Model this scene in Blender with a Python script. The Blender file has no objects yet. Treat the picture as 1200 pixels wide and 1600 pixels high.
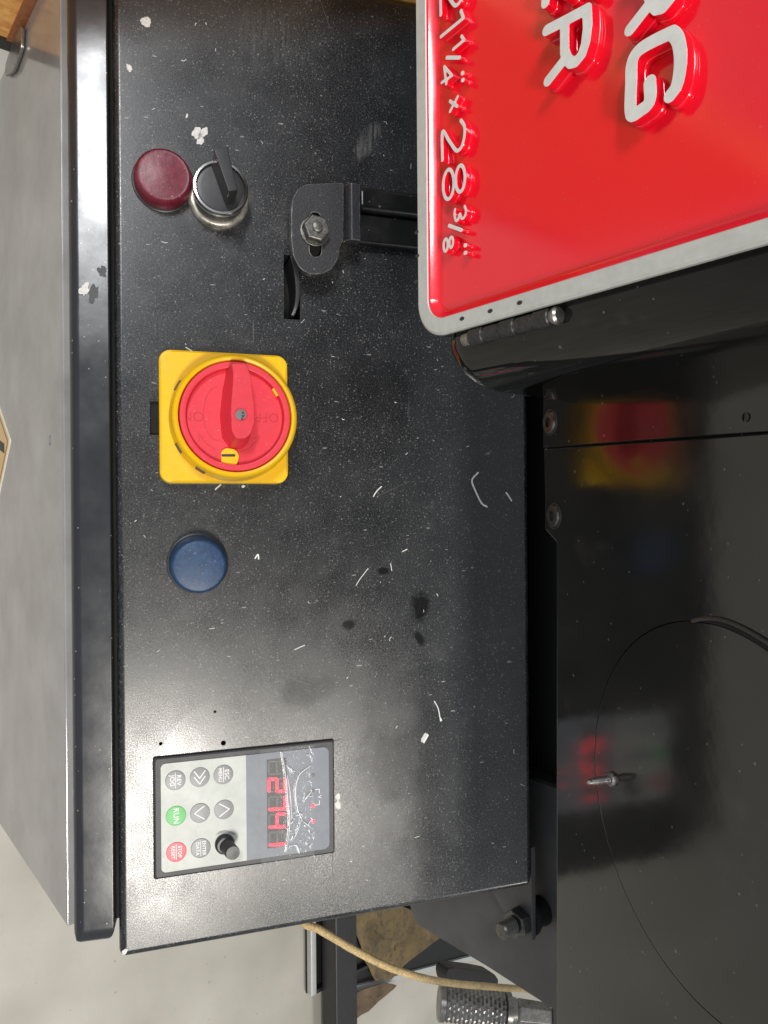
import bpy, bmesh, math, random
import numpy as np
from mathutils import Vector, Matrix
random.seed(7)
R_ = math.radians
S = bpy.context.scene

# ------------------------------------------------------------------ camera
PITCH, F_PX, CAM_Z = 51.4, 1150.0, 1.25
_p = R_(PITCH)
CR = Vector((0.008, math.sin(_p), math.cos(_p))).normalized()      # image right (the picture is turned on its side)
CF = Vector((0, math.cos(_p), -math.sin(_p)))                      # into the picture
CD = CF.cross(CR).normalized()                                     # image down
CF = CR.cross(CD).normalized()
CAM = Vector((0, 0, CAM_Z))
cam = bpy.data.cameras.new('camera'); camo = bpy.data.objects.new('camera', cam)
S.collection.objects.link(camo); S.camera = camo
M = Matrix((CR, -CD, -CF)).transposed().to_4x4(); M.translation = CAM
camo.matrix_world = M
cam.sensor_fit = 'VERTICAL'; cam.sensor_height = 36; cam.lens = F_PX / 1600 * 36
cam.clip_start = 0.01; cam.clip_end = 50

# ------------------------------------------------------------------ light (indoors: ceiling lamps, an added fill lamp and the room's ambient)
W = bpy.data.worlds.new('World'); S.world = W; W.use_nodes = True
W.node_tree.nodes['Background'].inputs[0].default_value = (0.88, 0.94, 1.0, 1)
W.node_tree.nodes['Background'].inputs[1].default_value = 0.40
def area(name, loc, sx, sy, power, col=(1, 1, 1), target=None):
    l = bpy.data.lights.new(name, 'AREA'); l.shape = 'RECTANGLE'; l.size = sx; l.size_y = sy
    l.energy = power; l.color = col
    o = bpy.data.objects.new(name, l); S.collection.objects.link(o); o.location = loc
    if target is not None:
        o.rotation_euler = (Vector(target) - Vector(loc)).to_track_quat('-Z', 'Y').to_euler()
    return o
area('ceiling_or_fill_lamp', (0.90, -0.56, 2.65), 0.46, 0.24, 36, (1, .95, .87))
area('ceiling_or_fill_lamp', (-1.16, -1.07, 2.65), 0.64, 0.36, 36, (.97, .98, 1))
area('ceiling_or_fill_lamp', (2.1, 1.0, 2.65), 0.50, 0.26, 24, (1, .97, .92))  # added fill lamp, brightens the floor and frame plate on the right
S.view_settings.view_transform = 'Standard'; S.view_settings.look = 'None'
S.view_settings.exposure = 0.0; S.view_settings.gamma = 1.0
S.view_settings.use_curve_mapping = False
S.cycles.use_denoising = True
S.cycles.max_bounces = 8

# ------------------------------------------------------------------ places: pixel of the photograph -> point on a real plane
def ray(u, v): return CF + CR * ((u - 600) / F_PX) + CD * ((v - 800) / F_PX)
TILT = R_(21.3)
P0 = CAM + 0.374 * ray(350, 650)
PN = Vector((0, -math.sin(TILT), math.cos(TILT))); PE = Vector((0, math.cos(TILT), math.sin(TILT))); PX = Vector((1, 0, 0))
def pp(u, v, h=0.0):                                   # sloping panel: local (x = to the right, y = up the slope)
    d = ray(u, v); t = (P0 + PN * h - CAM).dot(PN) / d.dot(PN)
    q = CAM + d * t - P0
    return Vector((q.dot(PX), q.dot(PE), h))
def yp(u, v, Y): d = ray(u, v); return CAM + d * (Y / d.y)          # upright plane at depth Y
def zp(u, v, Z): d = ray(u, v); return CAM + d * ((Z - CAM_Z) / d.z)  # level plane at height Z
Y_SIGN, Y_FRONT = 0.160, 0.1035
SIGN_O = Vector((0, Y_SIGN, 1.0))
def sp(u, v, h=0.0):                                   # nameplate: local x = right, y = up, z = towards the operator
    q = yp(u, v, Y_SIGN - h); return Vector((q.x, q.z - 1.0, h))
def frame(o, ex, ey, ez):
    m = Matrix((ex, ey, ez)).transposed().to_4x4(); m.translation = o; return m
PANEL_M = frame(P0, PX, PE, PN)
SIGN_M = frame(SIGN_O, Vector((1, 0, 0)), Vector((0, 0, 1)), Vector((0, -1, 0)))
LEAN = R_(20.5)                                         # the press cover overhangs, square to the console top
FO = Vector((0, .2395, 1.0605)); FN = Vector((0, -math.cos(LEAN), -math.sin(LEAN))); FT = Vector((0, -math.sin(LEAN), math.cos(LEAN)))
def fp(u, v, h=0.0):
    d = ray(u, v); t = (FO + FN * h - CAM).dot(FN) / d.dot(FN); q = CAM + d * t - FO
    return Vector((q.x, q.dot(FT), h))
FACE_M = frame(FO, Vector((1, 0, 0)), FT, FN)
FRONT_M = frame(Vector((0, Y_FRONT, 0.8)), Vector((1, 0, 0)), Vector((0, 0, 1)), Vector((0, -1, 0)))

# ------------------------------------------------------------------ materials
class NT:
    def __init__(s, name):
        s.m = bpy.data.materials.new(name); s.m.use_nodes = True; s.t = s.m.node_tree
        s.b = s.t.nodes['Principled BSDF']; s.tc = None
    def n(s, typ, **kw):
        nd = s.t.nodes.new(typ)
        for k, v in kw.items():
            if k.startswith('i_'):
                k = k[2:]; nd.inputs[int(k) if k.isdigit() else k.replace('_', ' ')].default_value = v
            else: setattr(nd, k, v)
        return nd
    def l(s, a, b): s.t.links.new(a, b)
    def co(s):
        if s.tc is None: s.tc = s.n('ShaderNodeTexCoord')
        return s.tc.outputs['Object']
    def noise(s, scale, detail=4, rough=.55, vec=None, out='Fac'):
        nd = s.n('ShaderNodeTexNoise', i_Scale=scale, i_Detail=detail, i_Roughness=rough)
        s.l(vec or s.co(), nd.inputs['Vector']); return nd.outputs[out]
    def ramp(s, fac, stops):
        nd = s.n('ShaderNodeValToRGB'); cr = nd.color_ramp
        while len(cr.elements) < len(stops): cr.elements.new(.5)
        for e, (p, c) in zip(cr.elements, stops):
            e.position = p; e.color = (c, c, c, 1) if isinstance(c, (int, float)) else (*c, 1)
        s.l(fac, nd.inputs[0]); return nd.outputs[0]
    def math(s, op, a, b=None, clamp=False):
        nd = s.n('ShaderNodeMath', operation=op, use_clamp=clamp)
        for i, x in enumerate((a, b)):
            if x is None: continue
            if isinstance(x, (int, float)): nd.inputs[i].default_value = x
            else: s.l(x, nd.inputs[i])
        return nd.outputs[0]
    def mix(s, fac, a, b):
        nd = s.n('ShaderNodeMix', data_type='RGBA')
        for sock, x in ((nd.inputs[0], fac), (nd.inputs[6], a), (nd.inputs[7], b)):
            if isinstance(x, (int, float)): sock.default_value = x
            elif isinstance(x, tuple): sock.default_value = (*x, 1)
            else: s.l(x, sock)
        return nd.outputs[2]
    def specks(s, scale, size, keep, stretch=None, rot=0.0):          # scattered dots: voronoi cells, only some kept
        vec = s.co()
        if stretch:
            mp = s.n('ShaderNodeMapping'); s.l(vec, mp.inputs[0]); mp.inputs['Scale'].default_value = stretch
            mp.inputs['Rotation'].default_value = (0, 0, rot); vec = mp.outputs[0]
        v = s.n('ShaderNodeTexVoronoi', i_Scale=scale); s.l(vec, v.inputs['Vector'])
        sep = s.n('ShaderNodeSeparateColor'); s.l(v.outputs['Color'], sep.inputs[0])
        thr = s.math('MULTIPLY', sep.outputs[1], size)
        a = s.math('LESS_THAN', v.outputs['Distance'], thr)
        b = s.math('LESS_THAN', sep.outputs[0], keep)
        return s.math('MULTIPLY', a, b)
    def bump(s, h, strength, dist=.001):
        nd = s.n('ShaderNodeBump', i_Strength=strength, i_Distance=dist); s.l(h, nd.inputs['Height'])
        s.l(nd.outputs[0], s.b.inputs['Normal']); return nd
    def set(s, **kw):
        for k, v in kw.items():
            k = k.replace('_', ' ')
            i = s.b.inputs[k]
            if hasattr(v, 'is_output'): s.l(v, i)
            elif isinstance(v, tuple): i.default_value = (*v, 1)
            else: i.default_value = v
        return s.m

def simple(name, col, rough=.5, metal=0.0, grain=0.0, gscale=400, bump=0.0, dirt=0.0, ior=1.5, dust=0.0, **kw):
    t = NT(name); c = col
    if grain:
        nz = t.noise(gscale, 5)
        c = t.mix(t.ramp(nz, [(.3, 0.0), (.7, 1.0)]), tuple(x * (1 - grain) for x in col), tuple(min(1, x * (1 + grain)) for x in col))
    if dirt:
        d = t.ramp(t.noise(90, 6, .65), [(.48, 0.0), (.72, dirt)])
        c = t.mix(d, c, (.05, .045, .035))
    if dust:
        for sc, sz, kp, br in ((520, .20, .30, .45), (240, .10, .22, .6), (900, .3, .3, .3)):
            c = t.mix(t.math('MULTIPLY', t.specks(sc, sz, kp), dust * br), c, (.75, .73, .68))
        c = t.mix(t.ramp(t.noise(55, 7, .7), [(.5, 0.0), (.75, .16 * dust)]), c, (.32, .28, .22))
    rr = t.math('ADD', t.math('MULTIPLY', t.noise(60, 4), .16), rough - .08)
    t.set(Base_Color=c, Roughness=rr, Metallic=metal, IOR=ior, **kw)
    if bump: t.bump(t.noise(gscale * 1.5, 3), bump, .00025)
    return t.m

def black_panel():
    t = NT('dusty_black_enamel')
    big = t.noise(9, 5, .6); mid = t.noise(45, 5, .6); fine = t.noise(1050, 3, .75); grit = t.noise(2600, 1, .5)
    base = t.mix(t.ramp(mid, [(.3, 0.0), (.75, 1.0)]), (.005, .0053, .006), (.011, .0115, .013))
    cover = t.ramp(big, [(.3, .45), (.7, 1.0)])
    film = t.math('MULTIPLY', t.ramp(fine, [(.49, .01), (.76, .50)]), cover)
    col = t.mix(film, base, (.175, .18, .195))
    smear = t.math('MULTIPLY', t.ramp(t.noise(28, 7, .7), [(.58, 0.0), (.78, .16)]), 1.0)
    col = t.mix(smear, col, (.22, .215, .21))
    for sc, sz, kp, st, ro, br in ((640, .28, .28, None, 0, .15), (950, .32, .4, None, 0, .24), (480, .15, .20, None, 0, .30), (210, .09, .16, None, 0, .40),
                                   (420, .16, .10, (1, .25, 1), .5, .35), (420, .16, .10, (1, .25, 1), 2.0, .35), (130, .05, .22, (1, .3, 1), 1.2, .55)):
        col = t.mix(t.math('MULTIPLY', t.specks(sc, sz, kp, st, ro), br), col, (.62, .61, .58))
    # hair scratches
    for ro in (.4, 1.3, 2.5):
        mp = t.n('ShaderNodeMapping'); t.l(t.co(), mp.inputs[0])
        mp.inputs['Rotation'].default_value = (0, 0, ro); mp.inputs['Scale'].default_value = (14, 620, 1)
        sc = t.ramp(t.noise(1, 1, .5, mp.outputs[0]), [(.755, 0.0), (.78, .2)])
        sc = t.math('MULTIPLY', sc, t.ramp(t.noise(17 + ro, 2), [(.52, 0.0), (.64, 1.0)]))
        col = t.mix(sc, col, (.4, .4, .4))
    for (u, v, r) in ((255, 285, .021), (341, 312, .023), (348, 650, .046), (309, 880, .021), (380, 1260, .060), (493, 360, .026)):   # grime round the fittings
        c = pp(u, v); mp = t.n('ShaderNodeVectorMath', operation='DISTANCE'); t.l(t.co(), mp.inputs[0]); mp.inputs[1].default_value = (c.x, c.y, 0)
        k = t.math('MULTIPLY', t.ramp(t.math('DIVIDE', mp.outputs['Value'], r), [(.55, 1.0), (1.0, 0.0)]), t.ramp(t.noise(130, 6, .7), [(.42, 0.0), (.68, .22)]))
        col = t.mix(k, col, (.20, .19, .165))
    c = pp(352, 1195); mp = t.n('ShaderNodeVectorMath', operation='DISTANCE'); t.l(t.co(), mp.inputs[0]); mp.inputs[1].default_value = (c.x, c.y, 0)
    residue = t.ramp(t.math('DIVIDE', mp.outputs['Value'], .08), [(.40, 1.0), (.415, 0.0)])
    grain = t.math('MULTIPLY', t.math('SUBTRACT', t.noise(1900, 2, .8), .5), .6)
    rg = t.math('ADD', t.math('ADD', t.ramp(mid, [(.25, .24), (.8, .36)]), t.math('MULTIPLY', film, .2)), grain)
    rg = t.math('SUBTRACT', rg, t.math('MULTIPLY', residue, .035))
    spec = .5; wob = t.noise(75, 5, .65)
    def patch(u, v, ru, rv, rot=0.0):                      # soft ragged patch on the panel
        c = pp(u, v); sc = .000325
        mp = t.n('ShaderNodeMapping', vector_type='TEXTURE'); t.l(t.co(), mp.inputs[0])
        mp.inputs['Location'].default_value = (c.x, c.y, 0); mp.inputs['Rotation'].default_value = (0, 0, rot); mp.inputs['Scale'].default_value = (rv * sc, ru * sc, 1)
        ln = t.n('ShaderNodeVectorMath', operation='LENGTH'); t.l(mp.outputs[0], ln.inputs[0])
        return t.math('ADD', ln.outputs['Value'], t.math('MULTIPLY', t.math('SUBTRACT', wob, .5), 1.8))
    for a in ((657, 947, 20, 30), (654, 996, 10, 18, .5), (600, 892, 13, 7), (545, 976, 16, 10), (480, 1080, 50, 30), (610, 1190, 60, 70), (590, 600, 60, 90, .4)):
        big_ = a[2] > 40
        k = t.math('MULTIPLY', t.ramp(patch(*a), [(.55, 1.0), (1.05 if not big_ else 1.4, 0.0)]), .35 if big_ else .9)
        col = t.mix(k, col, (.0035, .0035, .004)); spec = t.math('MULTIPLY', spec if not isinstance(spec, float) else .5, t.math('SUBTRACT', 1.0, t.math('MULTIPLY', k, .75)))
    mp = t.n('ShaderNodeMapping'); t.l(t.co(), mp.inputs[0]); mp.inputs['Rotation'].default_value = (0, 0, .5); mp.inputs['Scale'].default_value = (40, 500, 1)
    streak = t.ramp(t.noise(1, 4, .6, mp.outputs[0]), [(.42, 0.0), (.62, 1.0)])
    for a in ((572, 222, 16, 46, -.5), (598, 158, 12, 8), (420, 60, 70, 60), (560, 380, 12, 6)):
        k = t.math('MULTIPLY', t.math('MULTIPLY', t.ramp(patch(*a), [(.5, 1.0), (1.15, 0.0)]), streak), .55 if a[2] < 50 else .12)
        col = t.mix(k, col, (.20, .195, .185))
    t.b.inputs['Specular IOR Level'].default_value = .5; t.l(spec, t.b.inputs['Specular IOR Level'])
    rg = t.math('MAXIMUM', rg, .12)
    t.bump(t.math('ADD', t.math('MULTIPLY', t.noise(900, 3, .6), .6), t.math('MULTIPLY', t.noise(160, 3), .4)), .16, .00016)
    return t.set(Base_Color=col, Roughness=rg, IOR=1.62)

def black_gloss(name, base=.012, rough=.12, speck=.5, ior=1.6, wob=.05, tint=(1, 1, 1), var=1.0):
    t = NT(name)
    c = t.mix(t.ramp(t.noise(25, 5), [(.3, 0.0), (.75, 1.0)]), tuple(base * .8 * k for k in tint), tuple(base * 1.3 * k for k in tint))
    if speck:
        for sc, sz, kp in ((260, .16, .10), (110, .07, .14), (520, .22, .10)):
            c = t.mix(t.math('MULTIPLY', t.specks(sc, sz, kp), speck), c, (.45, .44, .4))
        c = t.mix(t.ramp(t.noise(22, 8, .72), [(.62, 0.0), (.8, .09)]), c, (.3, .28, .25))
    r = t.ramp(t.noise(30, 5, .6), [(.3, rough * (1 - .25 * var)), (.75, rough * (1 + .5 * var))])
    t.bump(t.math('ADD', t.noise(35, 2), t.math('MULTIPLY', t.noise(300, 2), .10)), wob, .002)
    return t.set(Base_Color=c, Roughness=r, IOR=ior)

def floor_mat():
    t = NT('worn_concrete')
    c = t.mix(t.ramp(t.noise(5, 8, .65), [(.3, 0.0), (.7, 1.0)]), (.39, .365, .31), (.57, .54, .475))
    c = t.mix(t.ramp(t.noise(40, 6, .7), [(.46, 0.0), (.72, .5)]), c, (.42, .375, .30))
    c = t.mix(t.math('MULTIPLY', t.specks(60, .16, .3), .5), c, (.22, .19, .15))
    c = t.mix(t.ramp(t.noise(2.3, 6, .6), [(.45, 0.0), (.7, .35)]), c, (.36, .33, .28))
    t.bump(t.noise(60, 6), .1, .004)
    return t.set(Base_Color=c, Roughness=.55)

def wood_mat():
    t = NT('orange_varnished_wood')
    mp = t.n('ShaderNodeMapping'); t.l(t.co(), mp.inputs[0]); mp.inputs['Scale'].default_value = (1, .55, 1); mp.inputs['Rotation'].default_value = (.6, 0, 0)
    g = t.noise(260, 6, .7, mp.outputs[0])
    c = t.mix(t.ramp(g, [(.35, 0.0), (.65, 1.0)]), (.62, .25, .06), (.95, .52, .16))
    return t.set(Base_Color=c, Roughness=.4)

MT = dict(
    panel=black_panel(),
    lip=black_gloss('black_lip_enamel', .017, .23, .6, 1.66, .09, (.9, 1, 1.25), var=.9),
    front=black_gloss('black_front_enamel', .27, .13, 0, 1.85, .03),
    face=black_gloss('black_press_enamel', .010, .115, .22, 1.62, .07, (1, 1, .93)),
    housing=black_gloss('black_housing_enamel', .006, .05, .15, 1.5, .03),
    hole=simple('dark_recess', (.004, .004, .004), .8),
    red=simple('red_gloss_enamel', (.80, .003, .020), .12, ior=1.8, bump=.03, gscale=60, dust=.07),
    silver=simple('bare_aluminium', (.52, .53, .505), .40, .15, grain=.06, gscale=500, dirt=.12),
    lettertop=simple('letter_silver', (.68, .69, .66), .45, .05, grain=.05, gscale=500, dirt=.1),
    yellow=simple('yellow_plastic', (.86, .50, .0), .38, grain=.03, gscale=300, bump=.03, dust=.6),
    knob=simple('red_plastic', (.72, .030, .055), .46, grain=.05, gscale=300, bump=.02, dust=.3),
    groove_shade=simple('dark_red_groove_shade', (.56, .018, .035), .5),
    redlamp=simple('dark_red_lens', (.15, .011, .027), .36, grain=.3, gscale=250, bump=.35, dust=.5),
    blue=simple('blue_lens', (.018, .052, .125), .46, grain=.3, gscale=500, bump=.2, dust=.4),
    chrome=simple('chrome', (.72, .71, .68), .14, 1.0, dirt=.35),
    tarnish=simple('tarnished_brass', (.58, .55, .48), .40, .7, grain=.4, gscale=250, dirt=.7, bump=.3),
    blackpl=simple('black_plastic', (.022, .022, .024), .38, grain=.2, gscale=600, bump=.04),
    darkmetal=simple('dark_metal', (.045, .044, .045), .40, .5, grain=.35, gscale=900, dirt=.3, bump=.15),
    boltmetal=simple('bolt_black_oxide', (.15, .15, .15), .34, .9, grain=.4, gscale=700),
    tarnsteel=simple('speckled_steel', (.22, .215, .21), .45, .85, grain=.7, gscale=1400, dirt=.5, bump=.5),
    oxide=simple('oxidised_nut', (.17, .165, .155), .40, .8, grain=.4, gscale=900, dirt=.6, bump=.2),
    steel=simple('worn_steel', (.30, .29, .275), .34, .9, grain=.3, gscale=500, dirt=.5, bump=.1),
    bracket=simple('bracket_black_steel', (.030, .030, .033), .40, .25, grain=.5, gscale=1100, bump=.35),
    darkarm=black_gloss('arm_black_paint', .007, .3, .3, 1.4, .08),
    greyplate=simple('grey_machine_paint', (.125, .122, .124), .40, grain=.12, gscale=40, dirt=.15),
    bezel=simple('charcoal_bezel', (.055, .055, .058), .5, grain=.3, gscale=1500, bump=.2),
    membrane=simple('pale_grey_membrane', (.45, .47, .435), .40, grain=.05, gscale=250, dirt=.12),
    bluegrey=simple('blue_grey_membrane', (.18, .195, .225), .45, grain=.08, gscale=250),
    btn=simple('grey_button', (.17, .175, .18), .38, grain=.05),
    btn_green=simple('green_button', (.06, .43, .09), .38, grain=.04),
    btn_red=simple('red_button', (.72, .045, .07), .38, grain=.04),
    white=simple('white_print', (.82, .82, .80), .5),
    greyprint=simple('grey_print', (.23, .235, .235), .5),
    window=simple('display_window', (.055, .05, .046), .5, grain=.3, gscale=900),
    unlit=simple('unlit_segment', (.13, .12, .105), .5),
    chip=simple('bare_chip', (.62, .61, .58), .5, grain=.2, gscale=900),
    dull=simple('dull_smear', (.10, .098, .093), .6, grain=.35, gscale=350),
    stain=simple('oil_stain', (.003, .003, .003), .30, ior=1.33),
    floor=floor_mat(), wood=wood_mat(),
    seam=simple('wood_seam', (.30, .11, .045), .5, grain=.2),
    cord=simple('tan_cord', (.50, .36, .17), .65, grain=.35, gscale=700, bump=.5, dirt=.35),
    paper=simple('oil_stained_paper', (.15, .105, .045), .7, grain=.4, gscale=18, dirt=1.0),
    card=simple('brown_card', (.13, .085, .05), .7, grain=.4, gscale=30),
    rubber=simple('black_rubber', (.012, .012, .012), .55, grain=.3),
    sticker=simple('orange_sticker', (.66, .44, .20), .4, grain=.06),
    sticker_edge=simple('sticker_edge', (.80, .76, .66), .45),
    ink=simple('black_ink', (.03, .028, .025), .5),
)
def emit(name, col, st):
    t = NT(name); return t.set(Base_Color=(.05, .003, .006), Emission_Color=col, Emission_Strength=st, Roughness=.4)
MT['lit'] = emit('lit_red_segment', (1.0, .0012, .014), 7.0)
MT['glow'] = emit('lit_red_core', (1.0, .16, .26), 1.5)
def tape_mat():
    t = NT('clear_tape')
    t.bump(t.noise(140, 4, .6), .12, .0008)
    return t.set(Base_Color=(.55, .57, .60), Alpha=.12, Roughness=.08, IOR=1.6)
def worn_bracket():
    t = NT('edge_worn_black_steel')
    bv = t.n('ShaderNodeBevel', samples=6); bv.inputs['Radius'].default_value = .0011
    ge = t.n('ShaderNodeNewGeometry'); dt = t.n('ShaderNodeVectorMath', operation='DOT_PRODUCT')
    t.l(bv.outputs[0], dt.inputs[0]); t.l(ge.outputs['Normal'], dt.inputs[1])
    k = t.math('MULTIPLY', t.ramp(dt.outputs['Value'], [(.80, 1.0), (.95, 0.0)]), t.ramp(t.noise(260, 5, .7), [(.40, 0.0), (.58, 1.0)]))
    c = t.mix(t.ramp(t.noise(1100, 4), [(.35, 0.0), (.75, 1.0)]), (.014, .014, .016), (.05, .05, .054))
    c = t.mix(t.math('MULTIPLY', t.specks(500, .2, .3), .35), c, (.4, .4, .39))
    t.bump(t.noise(1400, 3), .35, .0002)
    return t.set(Base_Color=t.mix(k, c, (.50, .48, .45)), Roughness=.42, Metallic=t.math('MULTIPLY', k, .6))
MT['bracket'] = worn_bracket()
MT['tape'] = tape_mat()
def crease_glint_mat():
    t = NT('tape_crease_glint'); return t.set(Base_Color=(.95, .96, .98), Alpha=.6, Roughness=.15)  # highlight white put into the colour, for glints along the folds
MT['crease_glint'] = crease_glint_mat()

# ------------------------------------------------------------------ mesh helpers
def link(o): S.collection.objects.link(o)
def put(name, me, mat, parent=None, smooth=40, **props):
    me.name = name
    o = bpy.data.objects.new(name, me); link(o)
    for m in (mat if isinstance(mat, (list, tuple)) else [mat]):
        me.materials.append(MT[m])
    if smooth:
        me.shade_smooth(); me.set_sharp_from_angle(angle=R_(smooth))
        if smooth < 100:
            wn = o.modifiers.new('weighted', 'WEIGHTED_NORMAL'); wn.keep_sharp = True; wn.weight = 60
    if parent is not None: o.parent = parent
    for k, v in props.items(): o[k] = v
    return o
def thing(name, label, cat, m=Matrix(), group=None):
    o = bpy.data.objects.new(name, None); link(o); o.empty_display_size = .01
    o.matrix_world = m; o['label'] = label; o['category'] = cat
    if group: o['group'] = group
    return o
def tag(o, label, cat, group=None):
    o['label'] = label; o['category'] = cat
    if group: o['group'] = group
    return o
def done(bm, bevel=0, seg=3, ang=25):
    bmesh.ops.recalc_face_normals(bm, faces=bm.faces)
    if bevel:
        ed = [e for e in bm.edges if len(e.link_faces) == 2 and e.calc_face_angle(0) > R_(ang)]
        bmesh.ops.bevel(bm, geom=ed, offset=bevel, segments=seg, profile=.5, affect='EDGES', clamp_overlap=True)
    me = bpy.data.meshes.new('m'); bm.to_mesh(me); bm.free(); return me
def box(x0, x1, y0, y1, z0, z1, bevel=0, seg=3, bm=None):
    own = bm is None
    if own: bm = bmesh.new()
    v = [bm.verts.new((x, y, z)) for z in (z0, z1) for x, y in ((x0, y0), (x1, y0), (x1, y1), (x0, y1))]
    for f in ((3, 2, 1, 0), (4, 5, 6, 7), (0, 1, 5, 4), (1, 2, 6, 5), (2, 3, 7, 6), (3, 0, 4, 7)):
        bm.faces.new([v[i] for i in f])
    return done(bm, bevel, seg) if own else bm
def loft(rings, bevel=0, seg=3, caps=True, bm=None):
    own = bm is None
    if own: bm = bmesh.new()
    rv = [[bm.verts.new(p) for p in r] for r in rings]; n = len(rings[0])
    for a, b in zip(rv, rv[1:]):
        for i in range(n): bm.faces.new((a[i], a[(i + 1) % n], b[(i + 1) % n], b[i]))
    if caps: bm.faces.new(rv[0][::-1]); bm.faces.new(rv[-1])
    return done(bm, bevel, seg) if own else bm
def prism(pts, z0, z1, bevel=0, seg=3):
    return loft([[(p[0], p[1], z0) for p in pts], [(p[0], p[1], z1) for p in pts]], bevel, seg)
def circ(cx, cy, r, n=40, a0=0, ry=None):
    return [(cx + r * math.cos(a0 + i * 2 * math.pi / n), cy + (ry or r) * math.sin(a0 + i * 2 * math.pi / n)) for i in range(n)]
def lathe(cx, cy, prof, n=56, top=None):
    """prof: (radius, z) from the bottom outwards; top = lean of the axis (dx, dy) per unit height"""
    rings = []
    for r, z in prof:
        ox, oy = (top[0] * z, top[1] * z) if top else (0, 0)
        rings.append([(x + ox, y + oy, z) for x, y in circ(cx, cy, max(r, 1e-5), n)])
    return loft(rings)
def tube(path, r, n=10, bm=None, caps=True, taper=None):
    own = bm is None
    if own: bm = bmesh.new()
    path = [Vector(p) for p in path]; rings = []
    up = Vector((0, 0, 1))
    for i, p in enumerate(path):
        t = (path[min(i + 1, len(path) - 1)] - path[max(i - 1, 0)]).normalized()
        if abs(t.dot(up)) > .95: up = Vector((1, 0, 0))
        a = t.cross(up).normalized(); b = a.cross(t)
        rr = r * (taper(i / (len(path) - 1)) if taper else 1)
        rings.append([p + (a * math.cos(k * 2 * math.pi / n) + b * math.sin(k * 2 * math.pi / n)) * rr for k in range(n)])
    loft(rings, caps=caps, bm=bm)
    return done(bm) if own else bm
def spline(pts, k=10):
    P = [Vector(p) for p in pts]; P = [2 * P[0] - P[1]] + P + [2 * P[-1] - P[-2]]; out = []
    for i in range(1, len(P) - 2):
        for j in range(k):
            t = j / k; a, b, c, d = P[i - 1:i + 3]
            out.append(.5 * (2 * b + (c - a) * t + (2 * a - 5 * b + 4 * c - d) * t * t + (3 * b - a - 3 * c + d) * t ** 3))
    out.append(P[-2]); return out
def rrect(x0, x1, y0, y1, r, n=6):
    out = []
    for cx, cy, a in ((x1 - r, y1 - r, 0), (x0 + r, y1 - r, 90), (x0 + r, y0 + r, 180), (x1 - r, y0 + r, 270)):
        out += [(cx + r * math.cos(R_(a + 90 * k / n)), cy + r * math.sin(R_(a + 90 * k / n))) for k in range(n + 1)]
    return out
def rpoly(pts, r, n=5):                                   # polygon with rounded corners
    out = []; P = [Vector(p[:2]) for p in pts]
    for i, p in enumerate(P):
        a = (P[i - 1] - p); b = (P[(i + 1) % len(P)] - p)
        d = min(r, a.length * .45, b.length * .45); s = p + a.normalized() * d; e = p + b.normalized() * d
        for k in range(n + 1):
            t = k / n; q = s * (1 - t) ** 2 + p * 2 * t * (1 - t) + e * t * t; out.append((q.x, q.y))
    return out
def from_curve(cu, z=0.0):
    o = bpy.data.objects.new('tmp', cu); link(o)
    dg = bpy.context.evaluated_depsgraph_get()
    me = bpy.data.meshes.new_from_object(o.evaluated_get(dg)); bpy.data.objects.remove(o)
    me.materials.clear()
    if z: me.transform(Matrix.Translation((0, 0, z)))
    return me
def contours(polys, w, res):
    """outline of round-ended strokes: distance field + marching squares"""
    segs = np.array([[a[0], a[1], b[0], b[1]] for pl in polys for a, b in zip(pl, pl[1:])], float)
    lo = np.minimum(segs[:, :2].min(0), segs[:, 2:].min(0)) - w; hi = np.maximum(segs[:, :2].max(0), segs[:, 2:].max(0)) + w
    nx, ny = [int(k) + 2 for k in (hi - lo) / res]
    gx, gy = np.meshgrid(lo[0] + np.arange(nx) * res, lo[1] + np.arange(ny) * res, indexing='ij')
    D = np.full(gx.shape, 1e9)
    for ax, ay, bx, by in segs:
        dx, dy = bx - ax, by - ay; L = dx * dx + dy * dy + 1e-18
        t = np.clip(((gx - ax) * dx + (gy - ay) * dy) / L, 0, 1)
        D = np.minimum(D, np.hypot(gx - ax - t * dx, gy - ay - t * dy))
    D -= w / 2 + 1e-9
    def pt(i, j, k, l):
        a, b = D[i, j], D[k, l]; t = a / (a - b)
        return (gx[i, j] + (gx[k, l] - gx[i, j]) * t, gy[i, j] + (gy[k, l] - gy[i, j]) * t)
    nxt, P = {}, {}
    ins = D < 0
    mixed = np.argwhere(~((ins[:-1, :-1] == ins[1:, :-1]) & (ins[:-1, :-1] == ins[1:, 1:]) & (ins[:-1, :-1] == ins[:-1, 1:])))
    for i, j in mixed:
        c = [(i, j), (i + 1, j), (i + 1, j + 1), (i, j + 1)]; cr = []
        for k in range(4):
            a, b = c[k], c[(k + 1) % 4]
            if ins[a] != ins[b]:
                key = (min(a, b), max(a, b)); P[key] = pt(*a, *b); cr.append((key, ins[a]))
        outs = [k for k, s in cr if s]; inn = [k for k, s in cr if not s]
        if len(cr) == 2: nxt[outs[0]] = inn[0]
        else:
            for m_, (k, s) in enumerate(cr):
                if s: nxt[k] = cr[(m_ - 1) % 4][0]
    loops = []
    while nxt:
        k0 = next(iter(nxt)); k = k0; lp = []
        while k in nxt: lp.append(P[k]); k = nxt.pop(k)
        if len(lp) > 4: loops.append(lp)
    return loops
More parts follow.
